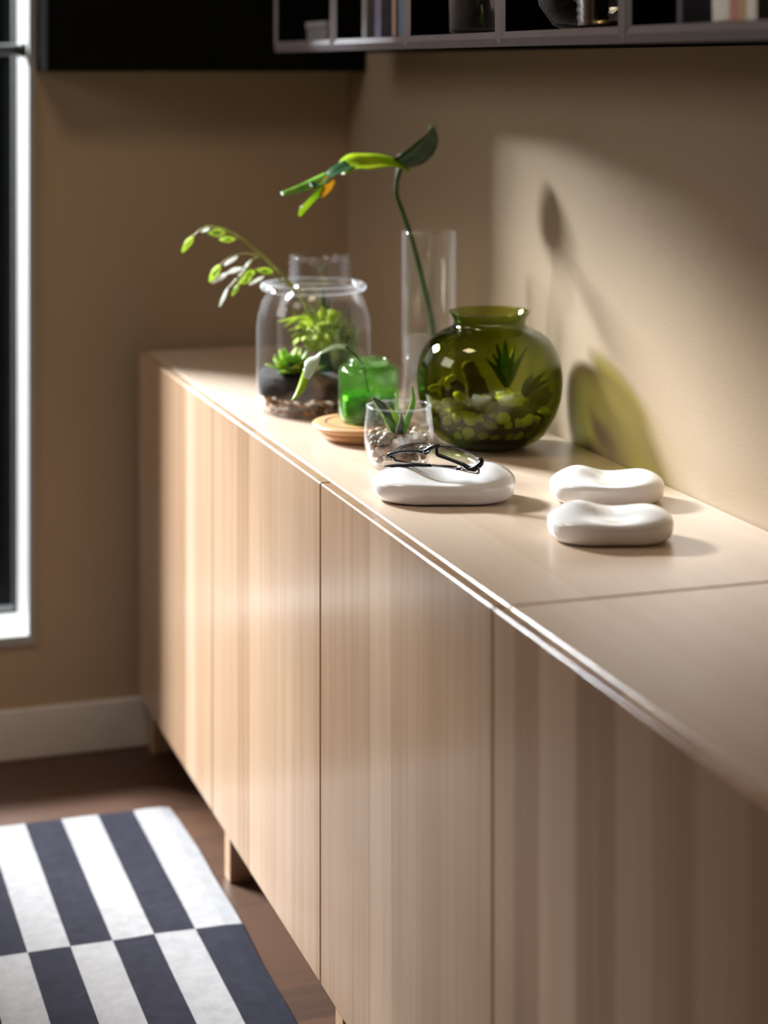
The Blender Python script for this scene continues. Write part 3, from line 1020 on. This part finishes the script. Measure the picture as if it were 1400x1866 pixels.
blade('lobe', [P(640, 303, 2.91), P(610, 318, 2.90), P(588, 334, 2.895), P(566, 338, 2.89)], [0.020, 0.018, 0.012, 0.005], (AWAY * 0.85 + UP * 0.4 + RIGHT * 0.2), M['deep'], lf, lb, n=12)
blade('lobe', [P(600, 322, 2.90), P(580, 334, 2.895), P(550, 345, 2.89), P(513, 354, 2.885)], [0.010, 0.012, 0.009, 0.003], (AWAY * 0.7 + UP * 0.6), M['aloe'], lf, lb, n=12)
blade('lobe', [P(605, 325, 2.90), P(597, 338, 2.895), P(589, 350, 2.89), P(583, 360, 2.885)], [0.008, 0.010, 0.007, 0.002], (RIGHT * 0.8 + AWAY * 0.5 + UP * 0.3), M['rust'], lf, lb, n=10)
blade('lobe', [P(590, 338, 2.89), P(578, 354, 2.885), P(564, 370, 2.88), P(552, 383, 2.875), P(546, 394, 2.873)], [0.006, 0.0075, 0.0075, 0.007, 0.003], (RIGHT * 0.65 + UP * 0.3 + AWAY * 0.6), M['lime'], lf, lb, n=14, fold=0.1)

# ================================================================== olive bowl
BC = Vector((0.993, 2.5355, TOP))
ob = thing('olive_glass_bowl', 'large round olive green glass bowl filled with pebbles and succulents', 'bowl', BC)
BP = [(0.050, 0.003), (0.063, 0.008), (0.079, 0.020), (0.092, 0.042), (0.100, 0.068), (0.1022, 0.094), (0.100, 0.116), (0.0945, 0.133), (0.085, 0.148), (0.070, 0.1595), (0.056, 0.166),
      (0.0505, 0.171), (0.0515, 0.178), (0.0565, 0.1875), (0.0570, 0.1895)]
outer = spline(BP, 48)
inner = [(max(r - 0.003, 0.0), z + (0.004 if z < 0.05 else 0.0)) for r, z in outer]
lathe('glass_body', outer + inner[::-1] + [(0, 0.009)], M['olive'], ob, seg=80)
lathe('foot', [(0, 0.0), (0.043, 0.0), (0.0495, 0.0028), (0.056, 0.009), (0.052, 0.012), (0, 0.0125)], M['olive_base'], ob, seg=64)


def r_in(z):
    for (r0, z0), (r1, z1) in zip(inner, inner[1:]):
        if z0 <= z <= z1:
            return r0 + (r1 - r0) * (z - z0) / max(z1 - z0, 1e-6)
    return 0.04


pm = [lump_mesh('stone', 2, 0.28, 1.2, s, q) for s, q in enumerate(((1, 0.85, 0.7), (1.1, 0.8, 0.75), (0.9, 0.9, 0.8), (1.2, 0.75, 0.6)))]
variants = {}


TONE = {'pebble_sand': 'sandy yellow', 'pebble_grey': 'grey', 'pebble_cream': 'cream white', 'pebble_brown': 'dark brown', 'pebble_rust': 'rusty orange',
        'pebble_taupe': 'taupe', 'stone_white': 'whitish', 'stone_ivory': 'ivory', 'stone_cream': 'cream', 'stone_tan': 'tan'}


def peb_obj(name, mi, m, loc, s, label, cat, group):
    label = label % TONE[m.name]
    key = (mi, m.name)
    if key not in variants:
        me = pm[mi].copy()
        me.materials.clear()
        me.materials.append(m)
        variants[key] = me
    o = bpy.data.objects.new(name, variants[key])
    COL.objects.link(o)
    o.location = loc
    o.scale = (s, s, s)
    o.rotation_euler = (random.uniform(-0.5, 0.5), random.uniform(-0.5, 0.5), random.uniform(0, 6.28))
    return tag(o, label, cat, group)


placed = []


def scatter(n, zf, rmin, smin, smax, mats, center, rfun, label, group, dist=0.85, tries=4000, zmin=0.014):
    cnt = 0
    for _ in range(tries):
        if cnt >= n:
            break
        s = random.uniform(smin, smax)
        t = random.uniform(0, 2 * math.pi)
        z = random.uniform(zmin, zf(t))
        R = rfun(z) - s * 1.05
        if R <= rmin:
            continue
        r = math.sqrt(random.uniform((rmin / R) ** 2 if R > rmin else 0, 1)) * R
        p = center + Vector((r * math.cos(t), r * math.sin(t), z))
        if any((p - q).length < (s + sq) * dist for q, sq in placed):
            continue
        placed.append((p, s))
        peb_obj('pebble', random.randrange(4), random.choice(mats), p, s, label, 'pebble', group)
        cnt += 1


cam_dir = math.atan2(-BC.y, -BC.x)
# dark soil core so the pebbles lie against the glass
sc_ = lathe('bowl_soil', [(0, 0.012), (0.048, 0.013), (0.066, 0.020), (0.075, 0.034), (0.078, 0.046), (0.070, 0.053), (0.05, 0.058), (0.02, 0.062), (0, 0.060)], M['soil'], loc=BC, seg=40)
for v in sc_.data.vertices:
    if v.co.z > 0.045:
        v.co.z += 0.008 * noise.noise(v.co * 45)
tag(sc_, 'dark soil mound inside the olive bowl', 'soil', kind='stuff')
scatter(125, lambda t: 0.048 + 0.012 * math.cos(t - cam_dir + 0.9), 0.045, 0.0062, 0.0105, PEBY + PEBY[:2], BC, r_in,
        '%s pebble seen through the olive glass bowl', 'pebbles in the olive bowl', 0.80, zmin=0.022)


def bp(x, y, dd=0.0, s=0.004):
    """point in the bowl at a pixel, pulled along the view line until it lies inside the glass"""
    best = None
    for k in range(60):
        for e in (dd + 0.003 * k, dd - 0.003 * k):
            p = P(x, y, 2.719 + e)
            q = p - BC
            if Vector((q.x, q.y)).length < r_in(max(q.z, 0.012)) - s and q.z > s * 0.7 + 0.009:
                return p
    return P(x, y, 2.719)


for x, y, dd, s, mi, m in ((858, 762, -0.082, 0.0125, 2, PEBY[0]), (835, 756, -0.080, 0.0115, 3, PEBY[1]), (858, 783, -0.078, 0.017, 0, PEBY[2]), (919, 760, -0.083, 0.0098, 0, PEBY[0]),
                           (793, 706, -0.045, 0.0085, 3, PEBY[1]), (818, 735, -0.070, 0.010, 1, PEBY[1]), (837, 722, -0.062, 0.0095, 0, PEBY[2]), (822, 690, -0.04, 0.009, 3, PEBY[2]),
                           (992, 749, -0.048, 0.0095, 3, PEBY[1]), (965, 763, -0.068, 0.0085, 1, PEBY[0]), (955, 770, -0.074, 0.0075, 2, PEBY[0]), (979, 764, -0.060, 0.006, 2, PEBY[0]), (944, 768, -0.078, 0.006, 2, PEBY[1])):
    peb_obj('pebble', mi, m, bp(x, y, dd, s * 1.15), s, '%s pebble seen through the olive glass bowl', 'pebble', 'pebbles in the olive bowl')

dw = tube('driftwood', [bp(876, 730, 0.0), bp(868, 705, 0.0), bp(860, 685, 0.0), bp(853, 664, 0.0), bp(851, 657, 0.0)], [0.017, 0.015, 0.012, 0.010, 0.003], M['driftwood'], n=16, seg=12)
for v in dw.data.vertices:
    v.co += Vector((1, 0.5, 0.8)) * 0.0025 * noise.noise(v.co * 120)
tag(dw, 'brown driftwood stump standing upright in the olive bowl', 'driftwood')
for k, (x, y, dd, s, m, lab) in enumerate(((882, 737, -0.055, 0.021, PEB[1], 'shiny grey rock lying in front of the driftwood in the bowl'),
                                           (929, 727, -0.045, 0.017, PEBY[0], 'pale crystal rock below the tall succulent in the bowl'),
                                           (820, 708, -0.03, 0.022, M['driftwood'], 'dark brown bark lump at the left inside the bowl'),
                                           (985, 722, -0.02, 0.018, M['driftwood'], 'dark brown lump at the right inside the bowl'))):
    me = lump_mesh('rock', 3, 0.45, 1.9, k + 11, (1.2, 0.8, 0.62))
    o = link('rock', me, m, loc=bp(x, y, dd, s * 1.1))
    o.scale = (s, s, s)
    o.rotation_euler = (0.2 * k, 0.1, 0.5 - k)
    tag(o, lab, 'rock')


def spikes(name, label, base, tips, m, m2=None, half=0.0055):
    t = thing(name, label, 'plant', base)
    b = Vector(base)
    for k, (tip, w) in enumerate(tips):
        mid = b.lerp(tip, 0.5) + Vector((0, 0, 0.004))
        blade('leaf', [b, b.lerp(mid, 0.5), mid, tip], [half * 0.6 * w, half * w, half * 0.85 * w, 0.0006], RIGHT + AWAY * (0.25 if k % 2 else -0.25),
              (m2 if (m2 and k % 2) else m), t, b, n=10, fold=0.4, cross=2, thick=0.0012)
    return t


spikes('upright_succulent', 'tall spiky green succulent in the olive bowl', bp(924, 705, 0.0),
       [(bp(920, 614, 0.0), 1.3), (bp(903, 622, 0.012), 1.0), (bp(961, 632, -0.01), 0.9), (bp(884, 652, -0.005), 0.9), (bp(950, 650, 0.02), 1.0), (bp(896, 640, 0.02), 0.8), (bp(938, 630, 0.02), 0.9)], M['aloe'], M['aloe_dark'])
spikes('dark_succulent', 'low dark spiky succulent at the right inside the olive bowl', bp(955, 722, 0.015),
       [(bp(972, 682, 0.02), 1.2), (bp(995, 676, 0.015), 1.0), (bp(1004, 692, 0.01), 1.0), (bp(1003, 703, 0.01), 0.9), (bp(985, 690, 0.0), 1.0)], M['aloe_dark'])

# ================================================================== cup with pebbles
CC = Vector((0.827, 2.442, TOP))
cp = thing('pebble_cup', 'small clear glass cup of pebbles with a little aloe', 'cup', CC)
CP = [(0.030, 0.0), (0.0365, 0.003), (0.041, 0.012), (0.0452, 0.028), (0.0463, 0.044), (0.0452, 0.060), (0.0432, 0.0755), (0.0428, 0.0808)]
co = spline(CP, 26)
ci = [(r - 0.0016, max(z, 0.006)) for r, z in co]
lathe('glass_body', [(0, 0.0005)] + co + [(0.0420, 0.0815)] + ci[::-1] + [(0, 0.006)], M['glass'], cp, seg=72)
placed.clear()
lathe('rim', [(0.0425 + 0.0013 * math.cos(t), 0.0812 + 0.0013 * math.sin(t)) for t in [2 * math.pi * k / 8 for k in range(8)]], M['glass_b'], cp, seg=72, close=True)


def c_in(z):
    for (r0, z0), (r1, z1) in zip(ci, ci[1:]):
        if z0 <= z <= z1:
            return r0 + (r1 - r0) * (z - z0) / max(z1 - z0, 1e-6)
    return 0.035


scatter(110, lambda t: 0.044, 0.0, 0.0050, 0.0090, PEB, CC, c_in, 'smooth %s pebble in the small glass cup', 'pebbles in the glass cup', 0.80, 9000, 0.013)


def cpx(x, y, dd=0.0, s=0.003):
    for k in range(40):
        p = P(x, y, 2.578 + dd + 0.002 * k)
        q = p - CC
        if q.z > 0.078 or Vector((q.x, q.y)).length < c_in(max(q.z, 0.007)) - s:
            return p
    return P(x, y, 2.578)


for x, y, dd, s, mi, m in ((757, 795, -0.02, 0.0098, 3, PEB[2]), (710, 796, -0.028, 0.0095, 0, PEB[0]), (693, 806, -0.032, 0.0065, 3, PEB[1]), (692, 819, -0.036, 0.0066, 2, PEB[0]), (703, 822, -0.037, 0.0052, 2, PEB[4]), (725, 812, -0.033, 0.0082, 1, PEB[5]), (682, 798, -0.024, 0.0058, 1, PEB[1])):
    peb_obj('pebble', mi, m, cpx(x, y, dd, s * 1.1), s, 'smooth %s pebble in the small glass cup', 'pebble', 'pebbles in the glass cup')

al = thing('aloe_plant', 'small aloe with pale-edged pointed leaves in the pebble cup', 'plant', cpx(726, 800))
ab = al.location.copy()


def aleaf(pts, wid, m, edge=True, side=RIGHT):
    o = blade('leaf', pts, wid, side, m, al, ab, n=14, fold=0.45, cross=4, thick=0.0011)
    if edge:
        o.data.materials.append(M['aloe_edge'])
        for p in o.data.polygons:
            # outer strips of the blade
            if len(p.vertices) == 4 and min(abs((v % 5) - 2) for v in p.vertices) >= 1 and max(abs((v % 5) - 2) for v in p.vertices) == 2 and edge == 'both':
                p.material_index = 1
            elif edge == 'left' and all((v % 5) in (0, 1) for v in p.vertices):
                p.material_index = 1
    return o


aleaf([cpx(722, 802), cpx(714, 776, -0.004), cpx(704, 755, -0.008), cpx(692, 738, -0.010), cpx(679, 725, -0.012)], [0.004, 0.0055, 0.0062, 0.0062, 0.0012], M['aloe_dark'], 'left', RIGHT * 0.7 + UP * 0.6)
aleaf([cpx(722, 802), cpx(716, 782, -0.012), cpx(708, 768, -0.02), cpx(699, 757, -0.024)], [0.005, 0.0066, 0.005, 0.0008], M['aloe'], 'left')
aleaf([cpx(724, 802), cpx(722, 775, 0.006), cpx(723, 745, 0.008), cpx(721, 717, 0.010)], [0.003, 0.003, 0.0024, 0.0006], M['aloe_edge'], False)
aleaf([cpx(728, 802), cpx(738, 775, 0.0), cpx(747, 752, 0.002), cpx(753, 728, 0.004), cpx(751, 703, 0.004)], [0.0045, 0.0052, 0.0046, 0.0034, 0.0008], M['aloe'], 'left')
aleaf([cpx(727, 806, -0.014), cpx(728, 785, -0.018), cpx(731, 770, -0.02), cpx(731, 753, -0.022)], [0.0045, 0.0058, 0.0045, 0.0008], M['aloe_dark'], 'left')
aleaf([cpx(727, 806), cpx(731, 780, -0.008), cpx(720, 758, -0.01), cpx(712, 745, -0.01)], [0.004, 0.005, 0.004, 0.0008], M['lime'], False)

# ================================================================== white ceramic stones
def ceramic(name, label, center, yaw, L, Dp, H, bumpL, bumpR, group):
    """bean-shaped glazed stone: a rounded body whose top dips into a saddle"""
    nu, nv = 72, 28
    vs, fs = [], []

    def outline(t):
        c, s = math.cos(t), math.sin(t)
        n = 2.5
        r = (abs(c) ** n + abs(s) ** n) ** (-1 / n)
        x, y = L * r * c, Dp * r * s
        # slight kidney waist on the camera side, left end fuller
        y += Dp * 0.10 * math.exp(-((x / L - 0.05) / 0.45) ** 2) * (1 if s < 0 else -0.2)
        return x, y
    prof = []
    for j in range(nv + 1):
        f = j / nv
        if f < 0.18:                     # flat underside
            prof.append((0.74 * f / 0.18, 0.0))
        else:
            a = (f - 0.18) / 0.82
            ph = -math.pi / 2 + a * math.pi
            e = 0.70
            rr = abs(math.cos(ph)) ** e
            zz = 0.5 + 0.5 * math.copysign(abs(math.sin(ph)) ** e, math.sin(ph))
            r_ = rr if ph > -0.95 else max(rr, 0.0)
            prof.append((None, (rr, zz)))
    rings = []
    for j, pr_ in enumerate(prof):
        ring = []
        for i in range(nu):
            t = 2 * math.pi * i / nu
            ox, oy = outline(t)
            if pr_[0] is not None:
                k, zz = pr_[0], 0.0
            else:
                rr, zz = pr_[1]
                if zz < 0.5:
                    k = 0.74 + 0.26 * rr
                else:
                    k = rr
            x, y = ox * k, oy * k
            s_, t_ = x / L, y / Dp
            top = 0.70 + bumpL * math.exp(-((s_ + 0.50) / 0.42) ** 2 - ((t_ - 0.42) / 0.65) ** 2) \
                + bumpR * math.exp(-((s_ - 0.66) / 0.42) ** 2 - ((t_ - 0.25) / 0.75) ** 2) \
                - 0.16 * math.exp(-((s_ - 0.05) / 0.45) ** 2 - ((t_ + 0.25) / 0.7) ** 2)
            z = H * zz * (1 + (top - 1) * zz)
            ring.append(len(vs))
            vs.append((x, y, z))
        rings.append(ring)
    for a, b in zip(rings, rings[1:]):
        for i in range(nu):
            i2 = (i + 1) % nu
            fs.append((a[i], a[i2], b[i2], b[i]))
    o = pyd(name, vs, fs, M['ceramic'])
    bm = bmesh.new()
    bm.from_mesh(o.data)
    bmesh.ops.remove_doubles(bm, verts=bm.verts[:], dist=1e-5)
    bmesh.ops.recalc_face_normals(bm, faces=bm.faces[:])
    bm.to_mesh(o.data)
    bm.free()
    for p in o.data.polygons:
        p.use_smooth = True
    o.location = center
    o.rotation_euler = (0, 0, yaw)
    return tag(o, label, 'ceramic stone', group)


def on_top(x, y):
    d = (CZ - TOP) * F / (y - HY)
    p = P(x, y, d)
    return Vector((p.x, p.y, TOP + 0.0003))


GRP = 'white ceramic stones on the worktop'
S1 = on_top(809, 908)
ceramic('ceramic_stone', 'long white ceramic stone with the eyeglasses resting on it', S1, -A, 0.0885, 0.054, 0.044, 0.22, 0.32, GRP)
ceramic('ceramic_stone', 'white ceramic stone nearest the right wall, behind the other one', on_top(1106, 911), -A, 0.0700, 0.049, 0.042, 0.27, 0.20, GRP)
ceramic('ceramic_stone', 'white ceramic stone in front, nearest the worktop joint', on_top(1112, 981), -A, 0.0710, 0.050, 0.042, 0.27, 0.20, GRP)

# ================================================================== eyeglasses
def gpx(x, y, dd=0.0):
    d = 2.425 + (x - 705) / 175 * (2.352 - 2.425)
    return P(x, y, d + dd)


eg = thing('eyeglasses', 'black half-rim eyeglasses with folded arms on the long white stone', 'glasses', gpx(797, 845))
eb = eg.location.copy()


def gz(x, y):
    """pixel of the 210 x 90 detail view (x 6.667) back to frame pixels"""
    return 690 + x / 6.667, 790 + y / 6.667


def gt(name, pts, rad, m, dd=0.0, n=24, seg=8, flat=1.0, parent=None):
    parent = parent or eg
    q = [gpx(*gz(*p[:2]), dd + (p[2] if len(p) > 2 else 0)) for p in pts]
    return tube(name, q, rad, m, parent, eb, n=n, seg=seg, flat=flat)


px = 0.000676 * 1.25
# thick brow bars
gt('brow_bar', [(120, 290), (125, 262), (170, 238), (260, 218), (380, 210), (480, 212), (545, 218), (600, 195), (650, 165), (700, 150), (740, 150)],
   [2.2 * px, 3.2 * px, 2.6 * px, 2.3 * px, 2.3 * px, 2.6 * px, 3.4 * px, 3.2 * px, 3.4 * px, 3.2 * px, 2.6 * px], M['frame'], n=40)
gt('brow_bar', [(740, 150), (712, 175), (708, 225), (720, 258), (790, 285), (880, 320), (970, 355), (1040, 385), (1100, 425), (1150, 430), (1210, 395), (1250, 350), (1245, 310), (1215, 300)],
   [2.6 * px, 2.4 * px, 2.4 * px, 3.0 * px, 2.8 * px, 2.6 * px, 2.8 * px, 3.2 * px, 4.2 * px, 5.0 * px, 4.6 * px, 4.0 * px, 2.6 * px, 1.6 * px], M['frame'], n=60)
# thin outer rims
gt('rim_wire', [(125, 265, 0.004), (180, 210, 0.010), (250, 165, 0.014), (340, 132, 0.017), (440, 116, 0.018), (540, 112, 0.018), (610, 122, 0.016), (640, 145, 0.010), (630, 175, 0.003)], 0.9 * px, M['frame'], n=36, seg=6)
gt('rim_wire', [(735, 160, 0.002), (800, 160, 0.010), (880, 163, 0.014), (970, 182, 0.016), (1050, 210, 0.016), (1130, 250, 0.013), (1200, 300, 0.006), (1230, 320, 0.0)], 1.2 * px, M['frame'], n=36, seg=6)


def lens(pts):
    ring = [gpx(*gz(*p[:2]), p[2]) - eb for p in pts]
    cen = sum(ring, Vector((0, 0, 0))) / len(ring)
    nrm = Vector((0, 0, 0))
    for a, b in zip(ring, ring[1:] + ring[:1]):
        nrm += (a - cen).cross(b - cen)
    nrm.normalize()
    vs = [cen + nrm * 0.0012] + ring + [cen + nrm * 0.0002] + [q - nrm * 0.001 for q in ring]
    k = len(ring)
    fs = []
    for i in range(k):
        j = (i + 1) % k
        fs.append((0, 1 + i, 1 + j))
        fs.append((k + 1, k + 2 + j, k + 2 + i))
        fs.append((1 + i, k + 2 + i, k + 2 + j, 1 + j))
    return pyd('lens', vs, fs, M['lens'], eg)


lens([(140, 255, 0.003), (185, 212, 0.009), (255, 168, 0.013), (345, 135, 0.016), (440, 120, 0.017), (540, 116, 0.017), (605, 125, 0.015), (630, 148, 0.009), (600, 190, 0.003), (545, 210, 0), (480, 205, 0), (380, 203, 0), (260, 212, 0), (175, 235, 0)])
lens([(745, 165, 0.003), (800, 165, 0.009), (880, 168, 0.013), (970, 187, 0.015), (1050, 215, 0.015), (1130, 255, 0.012), (1190, 300, 0.006), (1200, 335, 0), (1150, 355, 0), (1090, 362, 0), (1010, 350, 0), (900, 310, 0), (800, 275, 0), (735, 240, 0), (730, 195, 0.001)])
# folded arms
gt('nose_pad', [(545, 225), (570, 240), (600, 232), (625, 205)], [1.2 * px, 2.2 * px, 2.0 * px, 1.0 * px], M['frame'], -0.004, n=10)
a1 = gt('temple_arm', [(150, 285, 0.002), (185, 300, 0.0), (205, 325, -0.002), (260, 335, -0.004), (340, 350, -0.006), (460, 362, -0.010), (640, 378, -0.012)], [2.2 * px, 2.2 * px, 2.0 * px, 1.5 * px, 0.8 * px, 0.8 * px, 0.8 * px], M['frame'], n=30)
gt('arm_tip', [(640, 378, -0.012), (720, 388, -0.012), (800, 396, -0.012), (880, 402, -0.012), (950, 406, -0.012)], [0.8 * px, 0.8 * px, 1.6 * px, 1.8 * px, 1.2 * px], M['frame'], n=14, parent=a1)
a2 = gt('temple_arm', [(1215, 440, -0.002), (1215, 478, -0.003), (1190, 482, -0.004), (1080, 462, -0.006), (980, 440, -0.008), (860, 420, -0.009), (720, 404, -0.010), (640, 395, -0.010)], [1.6 * px, 1.9 * px, 1.9 * px, 1.6 * px, 1.5 * px, 0.7 * px, 0.7 * px, 0.8 * px], M['steel'], n=36)
gt('arm_tip', [(650, 394, -0.010), (560, 386, -0.011), (460, 382, -0.012), (300, 388, -0.014), (150, 392, -0.016), (62, 400, -0.018)], [1.3 * px, 2.4 * px, 2.6 * px, 2.4 * px, 2.0 * px, 0.8 * px], M['frame'], n=24, parent=a2)
gt('hinge', [(950, 432, -0.008), (1000, 430, -0.008)], 2.0 * px, M['frame'], n=6, parent=a2)
gt('hinge', [(1000, 405, -0.006), (1035, 432, -0.006), (1085, 462, -0.006)], 1.0 * px, M['steel'], n=8, parent=a2)
gt('end_piece', [(1215, 395, -0.002), (1220, 440, -0.002), (1222, 480, -0.003)], 1.5 * px, M['steel'], n=8)

# merge normals
for o in SC.objects:
    if o.type == 'MESH' and o.name.split('.')[0] in ('leaf', 'frond', 'upper_blade', 'lower_blade', 'seed_head', 'lobe', 'back_blade', 'front_blade', 'curled_tip', 'lens'):
        bm = bmesh.new()
        bm.from_mesh(o.data)
        bmesh.ops.recalc_face_normals(bm, faces=bm.faces[:])
        bm.to_mesh(o.data)
        bm.free()
